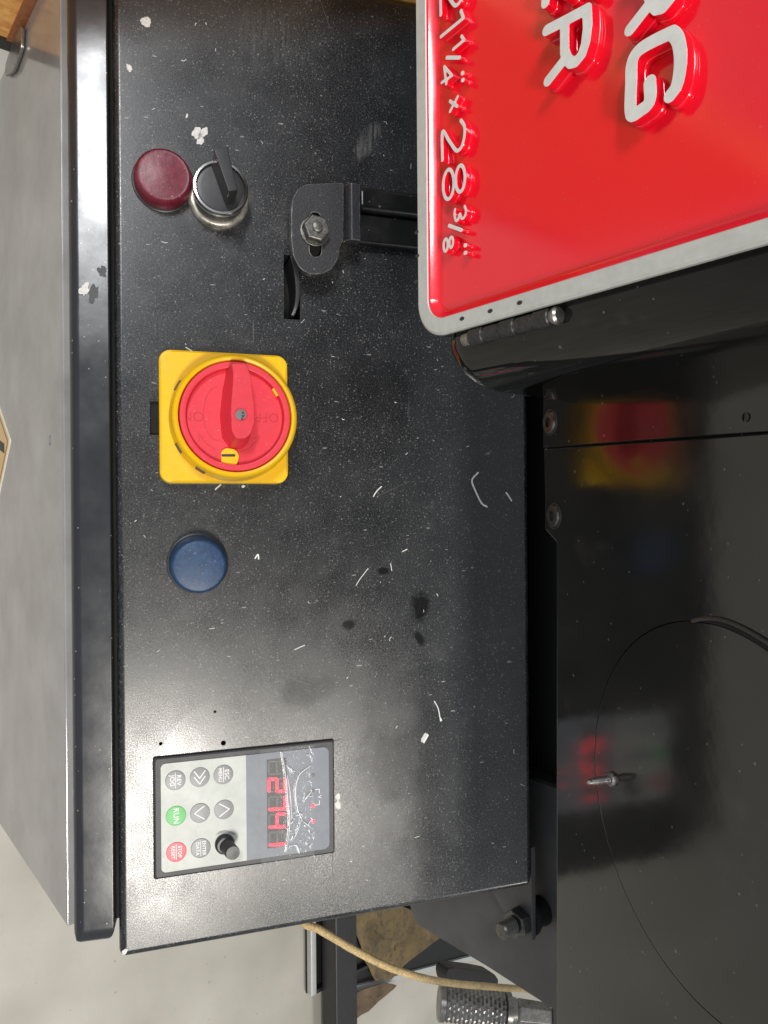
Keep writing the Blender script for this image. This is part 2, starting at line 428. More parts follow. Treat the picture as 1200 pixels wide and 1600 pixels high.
def strokes(polys, w, z0, z1, bevel=0.0, res=None):
    cu = bpy.data.curves.new('c', 'CURVE'); cu.dimensions = '2D'; cu.fill_mode = 'BOTH'
    cu.extrude = (z1 - z0) / 2 - bevel; cu.bevel_depth = bevel; cu.bevel_resolution = 2; cu.offset = -bevel
    for lp in contours(polys, w, res or w / 7):
        s = cu.splines.new('POLY'); s.points.add(len(lp) - 1); s.use_cyclic_u = True
        for q, c in zip(s.points, lp): q.co = (c[0], c[1], 0, 1)
    return from_curve(cu, (z0 + z1) / 2)
def text(body, size, loc, z0, z1, rot=0.0, fat=0.0, align='CENTER', space=1.0):
    cu = bpy.data.curves.new('t', 'FONT'); cu.body = body; cu.size = size; cu.align_x = align; cu.align_y = 'CENTER'
    cu.extrude = (z1 - z0) / 2; cu.offset = fat; cu.space_character = space; cu.resolution_u = 3
    me = from_curve(cu)
    me.transform(Matrix.Translation((loc[0], loc[1], (z0 + z1) / 2)) @ Matrix.Rotation(rot, 4, 'Z')); return me
def join(meshes):
    bm = bmesh.new()
    for m in meshes: bm.from_mesh(m)
    me = bpy.data.meshes.new('j'); bm.to_mesh(me); bm.free(); return me
def cut(me, cutters):
    o = bpy.data.objects.new('tmp', me); link(o); cs = []
    for c in cutters:
        co = bpy.data.objects.new('tmpc', c); link(co); cs.append(co)
        m = o.modifiers.new('b', 'BOOLEAN'); m.object = co; m.operation = 'DIFFERENCE'; m.solver = 'EXACT'
    dg = bpy.context.evaluated_depsgraph_get()
    r = bpy.data.meshes.new_from_object(o.evaluated_get(dg))
    for c in cs: bpy.data.objects.remove(c)
    bpy.data.objects.remove(o); return r
def blob(u, v, ru, rv, seed, h=.0002, n=18, rough=.3, plane=pp, rot=0.0):
    rnd = random.Random(seed); pts = []
    n = 28; ph = [rnd.uniform(0, 6.3) for _ in range(4)]
    for k in range(n):
        a = k * 2 * math.pi / n; q = 1 + rough * (.6 * math.sin(2 * a + ph[0]) + .55 * math.sin(3 * a + ph[1]) + .4 * math.sin(5 * a + ph[2]) + .3 * math.sin(8 * a + ph[3]) + rnd.uniform(-.2, .2))
        x, y = ru * q * math.cos(a), rv * q * math.sin(a)
        pts.append(plane(u + x * math.cos(rot) - y * math.sin(rot), v + x * math.sin(rot) + y * math.cos(rot), h))
    return prism(pts[::-1], h - .0004, h)

# ================================================================== SETTING
bm = bmesh.new(); N = 12
vs = [[bm.verts.new((-6 + 12 * i / N, -6 + 12 * j / N, 0)) for j in range(N + 1)] for i in range(N + 1)]
for i in range(N):
    for j in range(N): bm.faces.new((vs[i][j], vs[i + 1][j], vs[i + 1][j + 1], vs[i][j + 1]))
put('floor', done(bm), 'floor', kind='structure')

# ================================================================== CONTROL CONSOLE
X0, X1 = -.2306, .2665                                   # panel's left and right end (panel coordinates)
YA, YB = -.0522, .1728                                   # front and rear edge
con = thing('control_console', 'black enamelled control console with sloping dusty top, carrying the switches and keypad', 'control box', PANEL_M)
cutters = []
a = pp(443, 398); b = pp(469, 500); cutters.append(box(a.x, b.x, a.y, b.y, -.02, .01))                    # slot by the bracket
a = pp(234, 627); b = pp(262, 680); cutters.append(box(a.x, b.x, a.y, b.y, -.012, .01))                   # cut-out beside the main switch
for u, v, r in ((349, 1161, .0013), (336, 1112, .0007), (251, 1162, .0009)):
    q = pp(u, v); cutters.append(prism(circ(q.x, q.y, r, 16), -.01, .01))
put('top_panel', cut(box(X0, X1, YA, YB, -.05, 0, .0038, 5), cutters), 'panel', con)
for (u0, v0, u1, v1, zf) in ((443, 398, 469, 500, -.0165), (234, 627, 262, 680, -.0025)):       # black blocks added as shade inside the cut-outs
    a = pp(u0, v0); b = pp(u1, v1); put('cutout_shade', box(a.x - .0001, b.x + .0001, a.y - .0001, b.y + .0001, zf - .003, zf), 'hole', con, 0)
ya, yb = -.0735, -.0542
rl0 = .0056
lpf = [(ya, -.018)] + [(ya + rl0 - rl0 * math.cos(R_(k)), -.0002 - rl0 + rl0 * math.sin(R_(k))) for k in range(0, 91, 10)] + [(yb - .0008, -.0002), (yb - .0002, -.0005), (yb, -.0011), (yb, -.018)]
lpf2 = lambda g: [(min(max(y, ya + g), yb - g), min(z, -.0002 - g)) for y, z in lpf]
lip = loft([[(x, y, z) for y, z in lpf2(g)] for x, g in ((X0, 0), (.2500, 0), (.2530, .0004), (.2556, .0015), (.2571, .0030), (.2578, .0052))])
lip.transform(Matrix.Translation((0, yb, -.0002)) @ Matrix.Rotation(R_(4.5), 4, 'X') @ Matrix.Translation((0, -yb, .0002)))
put('front_lip', lip, 'lip', con, 50)
INV = PANEL_M.inverted()
fb = bmesh.new(); yb_back = .322                         # carcass below the panel, profile upright in the room
prof = [(Y_FRONT, .0), (Y_FRONT, .866), (.1425, .866), (.322, .935), (.322, 0)]
loft([[(x, y, z) for y, z in prof] for x in (P0.x + X0 + .001, .2045)], bm=fb)
me = done(fb, .0012, 2)
hole_c = yp(78, 688, Y_FRONT)
cy = prism(circ(0, 0, .0028, 16), -.008, .004); cy.transform(frame(hole_c, Vector((1, 0, 0)), Vector((0, 0, 1)), Vector((0, -1, 0))))
me = cut(me, [cy]); me.transform(INV)
put('front_panel', me, 'front', con)
gap = box(X0 + .004, .2500, -.0545, -.0518, -.03, -.0075); put('lip_gap_shade', gap, 'hole', con)  # black strip standing in for the shade deep in the gap
# wear with a shape of its own: chips, smears, stains
for i, (u, v, ru, rv, ro) in enumerate(((228, 34, 9, 7, .2), (202, 106, 6, 4, 1), (308, 208, 8, 9, .3), (318, 207, 8, 6, -.8), (313, 219, 5, 8, .2),
        (528, 1245, 4, 5, 0), (528, 1258, 5, 6, 0), (292, 181, 1.5, 4, .2), (195, 1487, 3, 6, .8), (663, 1152, 3, 8, .5), (380, 760, 3, 2, 0))):
    put('paint_chip', blob(u, v, ru, rv, i, rot=ro, rough=.18), 'chip', con, 0)
for i, (u, v, ru, rv, ro, hh) in enumerate(((132, 452, 7, 10, .1, -.0008),)):
    put('paint_chip', blob(u, v, ru, rv, 40 + i, h=.0002 + hh, rot=ro), 'chip', con, 0)
put('worn_patch', blob(147, 458, 9, 13, 50, h=-.0006), 'bezel', con, 0)
put('worn_patch', blob(160, 424, 6, 10, 51, h=-.0003, rot=-.4), 'bezel', con, 0)
def scratch(pts, w=.0004, mat='chip'):
    put('scratch', strokes([[pp(*p) for p in pts]], w, -.00005, .00012, res=w / 3), mat, con, 0)
for pts in ([(520, 1333), (520, 1368)], [(515, 1158), (540, 1156)], [(590, 775), (612, 765), (640, 752)], 
            [(378, 1078), (396, 1054)], [(378, 1036), (420, 1048), (484, 1070)], [(463, 1055), (500, 1058)], [(424, 1073), (421, 1066), (428, 1060)],
            [(500, 0), (516, 45)], [(447, 1130), (463, 1160)], [(545, 1190), (548, 1178)]):
    scratch(pts, .00022, 'dull')

lint = []
for pts, r in (([(747, 738), (737, 750), (742, 766), (752, 786), (761, 792)], .0005), ([(790, 769), (797, 779), (799, 783)], .00045), ([(668, 1147), (661, 1160)], .0008),
               ([(678, 1095), (684, 1106), (687, 1120), (688, 1127)], .0003), ([(290, 543), (300, 549)], .0004), ([(336, 765), (345, 757)], .0004), ([(610, 880), (612, 892)], .0002),
               ([(583, 776), (588, 768), (596, 760)], .0003), ([(393, 1270), (398, 1272), (407, 1276)], .0002), ([(460, 1015), (476, 1008)], .0002), ([(686, 1118), (690, 1126)], .0003),
               ([(404, 874), (403, 866), (398, 873)], .0004), ([(628, 862), (636, 858)], .0003), ([(556, 915), (562, 905), (575, 888)], .0002)):
    lint.append(tube([q + Vector((0, 0, .0003)) for q in spline([pp(*p) for p in pts], 4)], r, 6))
rl = random.Random(5)
for _ in range(70):
    x, y = rl.uniform(X0 + .01, X1 - .01), rl.uniform(YA + .006, YB - .006)
    L = rl.choice((.0004, .0006, .0008, .0014)); a0 = rl.uniform(0, 6.3); b0 = a0 + rl.uniform(-1.2, 1.2)
    p = Vector((x, y, .0002)); q = p + Vector((math.cos(a0), math.sin(a0), 0)) * L; s_ = q + Vector((math.cos(b0), math.sin(b0), .1)) * L
    lint.append(tube([p, q, s_], rl.uniform(.0001, .0002), 5))
o = put('lint', join(lint), 'white', None, kind='stuff'); o.matrix_world = PANEL_M
tag(o, 'white lint flecks and fibres scattered over the dusty black console top', 'lint')

# warning sticker on the front
st = thing('warning_sticker', 'yellow triangular electric shock warning sticker on the console front', 'sticker', FRONT_M)
def fpt(u, v): q = yp(u, v, Y_FRONT); return Vector((q.x, q.z - .8))
ap = fpt(17.5, 688); e1 = fpt(0, 636); e2 = fpt(4, 752)
d1 = (e1 - ap).normalized(); d2 = (e2 - ap).normalized(); L = .085
tri = [ap, ap + d1 * L, ap + d2 * L]; cen = sum(tri, Vector((0, 0))) / 3
put('edge', prism(rpoly(tri, .003), 0, .0003), 'sticker_edge', st, 0)
put('triangle', prism(rpoly([cen + (p - cen) * .93 for p in tri], .003), .0003, .0005), 'sticker', st, 0)
put('inner_line', strokes([[cen + (p - cen) * .84 for p in tri + tri[:1]]], .0008, .0005, .0006), 'ink', st, 0)
bolt = [(.0, .022), (-.007, .0), (.0015, .003), (-.002, -.018), (.009, .008), (.001, .005), (.006, .022)]
up = (ap - (tri[1] + tri[2]) / 2).normalized(); rt = Vector((up.y, -up.x))
put('lightning_bolt', prism([cen + rt * x + up * (y + .004) for x, y in bolt], .0005, .0007), 'ink', st, 0)

# ================================================================== DEVICES ON THE PANEL
def at_panel(u, v): q = pp(u, v); return PANEL_M @ Matrix.Translation((q.x, q.y, 0))
# red indicator lamp
t = thing('indicator_lamp', 'round dark red lamp lens beside the chrome selector switch', 'lamp', at_panel(255, 285))
put('gasket', lathe(0, 0, [(.0150, -.001), (.0150, .0006), (.0140, .0012)]), 'blackpl', t)
put('lens', lathe(0, 0, [(.0139, .0003), (.0142, .002), (.0138, .0055), (.0132, .0075), (.0120, .0085), (.0108, .0084), (.006, .0088), (.0001, .0089)]), 'redlamp', t)
# blue lamp / button
t = thing('push_button', 'round blue push button between the yellow main switch and the keypad', 'button', at_panel(309, 880))
put('gasket', lathe(0, 0, [(.0152, -.001), (.0152, .0006), (.0142, .0012)]), 'blackpl', t)
put('cap', lathe(0, 0, [(.0141, .0003), (.0142, .003), (.0136, .0095), (.0127, .0118), (.0117, .0124), (.006, .0127), (.0001, .0128)], top=(.06, 0)), 'blue', t)
# selector switch
t = thing('selector_switch', 'chrome ringed selector switch with black lever handle next to red lamp', 'switch', at_panel(341, 312))
put('lock_ring', lathe(0, 0, [(.0150, -.001), (.0152, .0015), (.0146, .0028), (.0138, .0033), (.0130, .0034)]), 'tarnish', t)
put('barrel', lathe(0, 0, [(.0126, .0028), (.0124, .008), (.0126, .0115)]), 'blackpl', t)
put('chrome_ring', lathe(0, 0, [(.0126, .0108), (.0133, .0118), (.0135, .0136), (.0129, .0149), (.0119, .0150), (.0112, .0142), (.0110, .0130)]), 'chrome', t)
put('dial', lathe(0, 0, [(.0112, .012), (.0111, .0139), (.009, .0142), (.0001, .0142)]), 'blackpl', t)
o0 = pp(341, 312)
def loc(u, v, h): q = pp(u, v, h); return Vector((q.x - o0.x, q.y - o0.y, h))
top = [loc(334, 233, .031), loc(355, 229, .031), loc(372, 297, .0305), loc(357, 299, .0305)]
shr = lambda q, h: Vector((q.x, q.y, h))
put('handle', loft([[shr(q, .0138) for q in top][::-1], [q for q in top][::-1]], .0005, 2), 'blackpl', t)

# main switch
t = thing('main_switch', 'yellow square main isolator switch with red rotary handle', 'switch', PANEL_M)
c4 = (-.0300, .0336, -.0308, .0306)
put('base_plate', loft([[(x, y, z) for x, y in rrect(c4[0] - g, c4[1] + g, c4[2] - g, c4[3] + g, .0055)] for g, z in ((.0009, .0003), (.0009, .005), (.0006, .0072), (-.0004, .0081))]), 'yellow', t, 35)
rc = pp(369, 650, .021)
RC = Vector((rc.x, rc.y))
def lz(prof, n=72): return lathe(RC.x, RC.y, prof, n)
put('ring', lz([(.0312, .0079), (.0309, .012), (.0301, .0185), (.0293, .0203), (.0282, .0209), (.0272, .0205), (.0268, .0190), (.0268, .0120)]), 'yellow', t)
put('rotor_rim', lz([(.0266, .0120), (.0266, .0196), (.0262, .0202), (.0240, .0203), (.0235, .0200), (.0232, .0172), (.0228, .0166), (.0001, .0166)]), 'knob', t)
# hub disc line, arrows and lettering of the rotor: engraving shade painted as darker red
def rel(u, v, h=.0166): q = pp(u, v, h); return (q.x, q.y)
hub = [rel(342 + 22 * math.cos(a) * 1.0 - 2, 646 + 44 * math.sin(a) * .95) for a in np.linspace(.45 * math.pi, 1.48 * math.pi, 26)]
put('hub_line', strokes([hub], .0004, .0163, .01668), 'groove_shade', t, 0)
put('lettering', text('ON', .0068, rel(301, 650), .0163, .01670, rot=-math.pi / 2), 'groove_shade', t, 0)
put('lettering', text('OFF', .0066, rel(418, 652), .0163, .01670, rot=-math.pi / 2), 'groove_shade', t, 0)
arc = lambda c, r, a, b: [(c[0] + r * math.cos(k), c[1] + r * math.sin(k)) for k in np.linspace(a, b, 12)]
put('arrow', strokes([[rel(338, 703), rel(325, 695), rel(315, 684), rel(311, 678)], [rel(311, 690), rel(311, 678), rel(319, 684)]], .00035, .0163, .01670), 'groove_shade', t, 0)
put('arrow', strokes([[rel(377, 706), rel(390, 700), rel(400, 690), rel(406, 682)], [rel(397, 686), rel(406, 682), rel(403, 692)]], .00035, .0163, .01670), 'groove_shade', t, 0)
topo = [(362, 568), (384, 568), (391.5, 586), (397, 634), (398, 657), (392.5, 677), (384, 685), (369, 685), (362, 673), (361, 634), (364, 602), (364.5, 583)]
midy = [(359, 568), (386, 568), (393, 587), (398, 636), (399, 660), (394, 682), (383, 699), (366, 699), (355, 682), (353, 640), (357, 604), (359, 584)]
base = [(353, 577), (381, 577), (389, 594), (394, 645), (394, 668), (389, 690), (379, 702), (360, 703), (346, 684), (343, 650), (347, 612), (351, 592)]
def ringpx(pts, h): return [pp(u, v, h) for u, v in rpoly([Vector((p[0], p[1])) for p in pts], 5, 3)][::-1]
put('handle', loft([ringpx(base, .0164), ringpx(topo, .0300)], .0005, 2), 'knob', t)
q = pp(376, 648, .0300)
put('screw_recess', lathe(q.x, q.y, [(.0033, .0298), (.0033, .03006), (.0024, .0301)], 24), 'groove_shade', t)  # recess shade painted as a darker red ring
put('screw', cut(lathe(q.x, q.y, [(.0025, .0296), (.0025, .0306), (.0018, .0311), (.0001, .0312)], 24),
    [box(q.x - .0015, q.x + .0015, q.y - .0003, q.y + .0003, .0307, .033), box(q.x - .0003, q.x + .0003, q.y - .0015, q.y + .0015, .0307, .033)]), 'chrome', t, 30)
lt = [rel(u, v, .018) for u, v in ((345, 706), (352, 700), (368, 702), (374, 712), (370, 727), (346, 728))]
tb = put('lock_tab', prism(rpoly([Vector(p) for p in lt], .0015)[::-1], .0164, .0186, .0003, 2), 'yellow', t)
s1, s2 = rel(348, 711.5, .0187), rel(366, 711.5, .0187)
put('slot', strokes([[s1, s2]], .0012, .0180, .01875), 'ink', tb, 0)
def window(ang, w=.0052, h0=.0115, h1=.0160):
    ux, uy = math.cos(ang), math.sin(ang); tx, ty = -uy, ux; bmw = bmesh.new()
    pr = []
    for z, r in ((h0, .0303), (h1, .0299)):
        pr.append([(RC.x + ux * rr + tx * k, RC.y + uy * rr + ty * k, z) for rr, k in ((r, -w / 2), (r + .0008 + (.0003 if z == h0 else 0), -w / 2), (r + .0008 + (.0003 if z == h0 else 0), w / 2), (r, w / 2))])
    return loft(pr)
for (u, v) in ((276, 601), (281, 699), (313, 735)):
    q = pp(u, v, .014); put('ring_window', window(math.atan2(q.y - RC.y, q.x - RC.x)), 'card', t)
q = pp(427, 615, .018); an = math.atan2(q.y - RC.y, q.x - RC.x)
put('ring_window', prism([(RC.x + r * math.cos(an + k), RC.y + r * math.sin(an + k)) for r, k in ((.0224, -.09), (.0236, -.09), (.0236, .09), (.0224, .09))], .0168, .0196), 'yellow', t)

# ================================================================== KEYPAD
t = thing('drive_keypad', 'grey membrane keypad with red lit number display set into the console', 'keypad', PANEL_M)
kx0, kx1, ky0, ky1 = .1702, .2290, -.0350, .0552
KH = .0016
put('bezel', loft([[(x, y, z) for x, y in rrect(kx0 + g, kx1 - g, ky0 + g, ky1 - g, .0012, 3)] for g, z in ((-.0002, -.0002), (-.0002, .0010), (.0004, KH))]), 'bezel', t, 30)
put('surround_groove', prism(rrect(kx0 - .0009, kx1 + .0009, ky0 - .0009, ky1 + .0006, .0012, 3), -.0001, .00025), 'hole', t, 0)
kd = lambda u, v, h=KH: Vector(pp(u, v, h)[:2])
m0 = kd(251, 1192); m1 = kd(252, 1362); ym = kd(385, 1270).y; yt = kd(514, 1250).y
mx0, mx1 = kx0 + .0026, kx1 - .0026
def halfpad(y0, y1, rl_, rr_):
    out = []
    for cx, cy, a, r in ((mx1, y1, 0, rr_), (mx0, y1, 90, rr_), (mx0, y0, 180, rl_), (mx1, y0, 270, rl_)):
        sx = -1 if cx == mx1 else 1; sy = -1 if cy == y1 else 1
        out += [(cx + sx * r + r * math.cos(R_(a + 15 * k)), cy + sy * r + r * math.sin(R_(a + 15 * k))) for k in range(7)]
    return out
put('membrane', prism(halfpad(m0.y, ym, .0022, .0001), KH - .0002, KH + .0004), 'membrane', t, 0)
put('display_field', prism(halfpad(ym + .00005, yt, .0001, .0030), KH - .0002, KH + .00042), 'bluegrey', t, 0)
Z = KH + .0004
def button(u, v, mat, legend):
    c = kd(u, v, Z); b_ = put('button', lathe(c.x, c.y, [(.00485, Z - .0002), (.00485, Z + .00018), (.0046, Z + .0003), (.0001, Z + .00032)], 36), mat, t)
    z0, z1 = Z + .00028, Z + .00040; ms = []
    for it in legend:
        if it[0] == 't': ms.append(text(it[1], it[2], (c.x + it[3], c.y + it[4]), z0, z1, fat=.00004, space=it[5] if len(it) > 5 else 1.05))
        else: ms.append(strokes([[(c.x + x, c.y + y) for x, y in pl] for pl in it[1]], it[2], z0, z1))
    put('legend', join(ms), 'white', b_, 0)
bar = ('s', [[(-.0037, 0), (.0037, 0)]], .00028)
two = lambda a, b: [('t', a, .0030 if len(a) < 4 else .0024, 0, .00160), bar, ('t', b, .0030 if len(b) < 4 else .0024, 0, -.00160)]
button(274, 1219, 'btn', two('REV', 'JOG')); button(349, 1210, 'btn', two('ESC', 'MENU'))
button(312, 1214, 'btn', [('s', [[(-.0030, .0026), (.0006, 0), (-.0030, -.0026)], [(-.0002, .0026), (.0034, 0), (-.0002, -.0026)]], .0005)])
button(275, 1274.5, 'btn_green', [('t', 'RUN', .0037, 0, 0)])
button(312.5, 1270, 'btn', [('s', [[(-.0032, .0020), (0, -.0027), (.0032, .0020)]], .0005)])
button(350, 1264.6, 'btn', [('s', [[(-.0032, -.0022), (0, .0026), (.0032, -.0022)]], .0005)])
button(275.6, 1331, 'btn_red', two('STOP', 'RESET')); button(313.6, 1325, 'btn', two('ENTER', 'DATA'))
c = kd(351, 1318, Z)
put('knob_skirt', lathe(c.x, c.y, [(.0049, Z - .0003), (.0049, Z + .0008), (.0046, Z + .0022), (.0036, Z + .0030)], 36), 'blackpl', t)
kn = bmesh.new()
loft([[(x + .10 * (z - Z), y + .32 * (z - Z), z) for x, y in circ(c.x, c.y, r, 36)] for r, z in ((.0037, Z + .0028), (.0035, Z + .0092), (.0033, Z + .0099), (.0001, Z + .0100))], bm=kn)
put('knob', done(kn), 'blackpl', t)
put('dial_mark', loft([[(*kd(u, v, Z), Z - .0001) for u, v in P_] for P_ in ([(337, 1305), (343, 1299), (352, 1297), (362, 1299), (368, 1302), (365, 1305), (358, 1302), (350, 1301), (344, 1302)],)] +
                      [[(*kd(u, v, Z), Z + .00012) for u, v in ((337, 1305), (343, 1299), (352, 1297), (362, 1299), (368, 1302), (365, 1305), (358, 1302), (350, 1301), (344, 1302))]]), 'greyprint', t, 0)
# number display: five seven-segment digits
w0 = kd(417, 1186, Z); w1 = kd(447, 1325, Z)
wy0, wy1 = kd(417, 1250).y, kd(448, 1250).y; wx0, wx1 = kd(432, 1185).x, kd(432, 1323).x
win = put('display_window', prism([(wx0, wy0), (wx1, wy0), (wx1, wy1), (wx0, wy1)], Z - .0002, Z + .00012), 'window', t, 0)
SEG = {'a': ((-.38, .86), (.38, .86)), 'd': ((-.38, -.86), (.38, -.86)), 'g': ((-.38, 0), (.38, 0)), 'f': ((-.46, .78), (-.46, .08)), 'b': ((.46, .78), (.46, .08)), 'e': ((-.46, -.08), (-.46, -.78)), 'c': ((.46, -.08), (.46, -.78))}
NUM = {' ': '', '2': 'abged', '7': 'abc', '4': 'fgbc', '1': 'bc'}
dw = (wx1 - wx0) / 5
for k, ch in enumerate(' 2741'):
    cx = wx0 + dw * (k + .5); cyy = (wy0 + wy1) / 2; hh = (wy1 - wy0) / 2 * .92; hw = dw * .94
    for s_ in 'abcdefg':
        on = s_ in NUM[ch]
        sg = [(cx + x * hw * .82 + y * hh * .08, cyy + y * hh) for x, y in SEG[s_]]
        z1 = Z + (.0003 if on else .00022)
        o = put('segment', strokes([sg], .00135 if on else .0009, Z + .0001, z1), 'lit' if on else 'unlit', win, 0)
for u, v in ((489, 1259), (489, 1283)):
    c = kd(u, v, Z); put('status_light', lathe(c.x, c.y, [(.0009, Z - .0001), (.0009, Z + .00025), (.0001, Z + .0003)], 20), 'lit', t)
for u, v in ((489, 1211), (489, 1235)):
    c = kd(u, v, Z); put('status_light', lathe(c.x, c.y, [(.0009, Z - .0001), (.0009, Z + .00025), (.0001, Z + .0003)], 20), 'unlit', t)
g = lambda pts: [kd(u, v, Z) for u, v in pts]
put('legend', strokes([g([(491, 1234), (499, 1233), (499, 1239)]), g([(499, 1251), (499, 1257), (491, 1258)])], .0003, Z, Z + .00012), 'white', t, 0)
c = kd(499, 1245, Z); put('legend', text('V', .0028, c, Z, Z + .00012), 'white', t, 0)
# the creased strip of clear tape over the display
bt = bmesh.new(); nx, ny = 64, 30; rows = []
tx0, tx1 = kx0 + .0006, kx1 - .0004; ty0, ty1 = kd(407, 1250).y, kd(490, 1250).y
crease_glint = [[kd(*p) for p in pl] for pl in ([(440, 1174), (446, 1215), (449, 1250), (452, 1285), (447, 1330)], [(485, 1195), (468, 1208), (462, 1225), (461, 1240), (464, 1262), (472, 1281)],
                                          [(449, 1195), (458, 1208)], [(472, 1281), (488, 1294)], [(470, 1280), (463, 1300), (455, 1313)], [(462, 1318), (467, 1332)], [(448, 1210), (453, 1240), (455, 1280)], [(480, 1240), (476, 1248), (486, 1235)])]
def dist(p, pl):
    m = 9
    for a, b in zip(pl, pl[1:]):
        ab = b - a; tt = max(0, min(1, (p - a).dot(ab) / ab.length_squared)); m = min(m, (p - a - ab * tt).length)
    return m
rt_ = random.Random(3)
nx, ny = 110, 60
for i in range(nx + 1):
    rw = []
    for j in range(ny + 1):
        x = tx0 + (tx1 - tx0) * i / nx; y = ty0 + (ty1 - ty0) * j / ny; p = Vector((x, y))
        h = sum(.00015 * math.exp(-(dist(p, pl) / .0006) ** 2) for pl in crease_glint)
        f = max(0, (j / ny - .45)) * 1.5
        h += f * .00014 * (math.sin(x * 900 + 3 * math.sin(y * 800)) * math.sin(y * 1100 + 2 * math.sin(x * 520)) + .5)
        rw.append(bt.verts.new((x, y, Z + .0005 + h)))
    rows.append(rw)
for i in range(nx):
    for j in range(ny): bt.faces.new((rows[i][j], rows[i + 1][j], rows[i + 1][j + 1], rows[i][j + 1]))
tp = put('clear_tape', done(bt), 'tape', t, 180)
for pl, w in zip(crease_glint, (.0005, .0006, .0004, .0004, .0004, .0011, .0004, .0006)):  # white strands paint the specular line along each fold
    put('crease_glint', tube([Vector((q.x, q.y, Z + .0010)) for q in spline([(*p, 0) for p in pl], 4)], w / 2, 6, taper=lambda k: .35 + .8 * math.sin(math.pi * min(1, max(0, k))) + rt_.uniform(-.2, .25)), 'crease_glint', tp)
for _ in range(34):  # random short strands of painted glint
    x, y = rt_.uniform(tx0 + .004, tx1 - .003), ty0 + (ty1 - ty0) * rt_.uniform(.5, .97); a0 = rt_.uniform(0, 6.3); L = rt_.uniform(.0006, .0022)
    p = Vector((x, y, Z + .0009)); q = p + Vector((math.cos(a0), math.sin(a0), .0)) * L; r = q + Vector((math.cos(a0 + .9), math.sin(a0 + .9), 0)) * L * .7
    put('crease_glint', tube([p, q, r], rt_.uniform(.00008, .0003), 6, taper=lambda k: 1 - .6 * abs(k - .5)), 'crease_glint', tp)

# ================================================================== CLAMP BRACKET AND SLOT LEVER
t = thing('clamp_bracket', 'black slotted steel clamp plate held by a hexagon nut on the console', 'bracket', PANEL_M)
HB = .0155
def hb(u, v, h=HB): return Vector(pp(u, v, h)[:2])
out = []
for u, v in ((455, 330), (457, 310), (466, 294), (480, 287), (537, 285), (537, 374), (532, 384), (528, 404), (519, 420), (504, 428), (484, 429), (468, 419), (458, 400), (455, 375)):
    out.append(hb(u, v))
pl = prism(rpoly(out, .002, 3)[::-1], HB - .0045, HB, .0006, 2)
sa, sb = hb(493, 341), hb(493, 392); rs = .0031
slot = [(sb.x + rs * math.cos(k), sb.y + rs * math.sin(k)) for k in np.linspace(-math.pi / 2, math.pi / 2, 10)] + [(sa.x + rs * math.cos(k), sa.y + rs * math.sin(k)) for k in np.linspace(math.pi / 2, 1.5 * math.pi, 10)]
put('clamp_plate', cut(pl, [prism(slot, HB - .01, HB + .01)]), 'bracket', t, 30)
inner = [hb(*p, .006) for p in ((458, 335), (462, 312), (480, 298), (535, 296), (535, 380), (520, 412), (500, 424), (480, 420), (465, 405), (458, 380))]
put('spacer', prism(rpoly(inner, .003, 3)[::-1], 0, HB - .0045), 'hole', t)
f0, f1 = hb(538, 285), hb(538, 374); g0, g1 = hb(550, 284), hb(562, 284)
put('flange', loft([[(f0.x, f0.y - .001, HB - .0045), (f0.x, f0.y + .0020, HB - .0002), (f0.x, g0.y - .0004, HB + .0008), (f0.x, g1.y, HB + .0006), (f0.x, g1.y, HB - .006)],
                    [(f1.x, f0.y - .001, HB - .0045), (f1.x, f0.y + .0020, HB - .0002), (f1.x, g0.y - .0004, HB + .0008), (f1.x, g1.y, HB + .0006), (f1.x, g1.y, HB - .006)]], .0004, 2), 'bracket', t, 30)
a0 = hb(562, 288, .012)
put('arm', box(a0.x, a0.x + .0125, a0.y - .0005, .130, .002, .0110, .003, 4), 'darkarm', t)
put('arm', box(a0.x + .0125, a0.x + .0285, a0.y - .0005, .130, .001, .0070, .002, 4), 'darkarm', t)
c = hb(492, 361, HB + .001)
put('washer', lathe(c.x, c.y, [(.0075, HB), (.0075, HB + .001), (.0071, HB + .0013), (.004, HB + .0013)], 40), 'oxide', t)
put('nut', loft([[(x, y, z) for x, y in circ(c.x, c.y, r, 6, .35)] for r, z in ((.0070, HB + .0013), (.0070, HB + .0056), (.0062, HB + .0064))], .0004, 2), 'oxide', t, 30)
put('stud', lathe(c.x, c.y, [(.0026, HB), (.0026, HB + .0078), (.0021, HB + .0082), (.0001, HB + .0082)], 24), 'oxide', t)

t = thing('slot_lever', 'small curved black lever tongue poking from the panel slot below clamp bracket', 'lever', PANEL_M)
path = [pp(452, 404), pp(457, 425), pp(460, 445), pp(461, 465), pp(459, 482), pp(455, 494)]
path = spline(path, 4); lv = bmesh.new()
rr = []
for i, p in enumerate(path):
    k = i / (len(path) - 1); hgt = .004 * (1 - k ** 2) + .0012
    rr.append([(p.x, p.y - .0004, -.015), (p.x, p.y + .0026 - .0012 * k, -.015), (p.x, p.y + .0026 - .0012 * k, hgt), (p.x, p.y - .0004, hgt)])
put('tongue', loft(rr, .0004, 2), 'blackpl', t, 30)

# ================================================================== PRINTING PRESS
press = thing('printing_press', 'glossy black enamelled printing press body behind the console', 'machine', Matrix.Translation((0, 0, 0)))
def face(me): me.transform(FACE_M); return me
put('leak_blocker', face(box(-.5, .6, .004, .8, -.0125, -.0115)), 'hole', press, 0)  # added black sheet, blocks light leaking through the trim bar gap
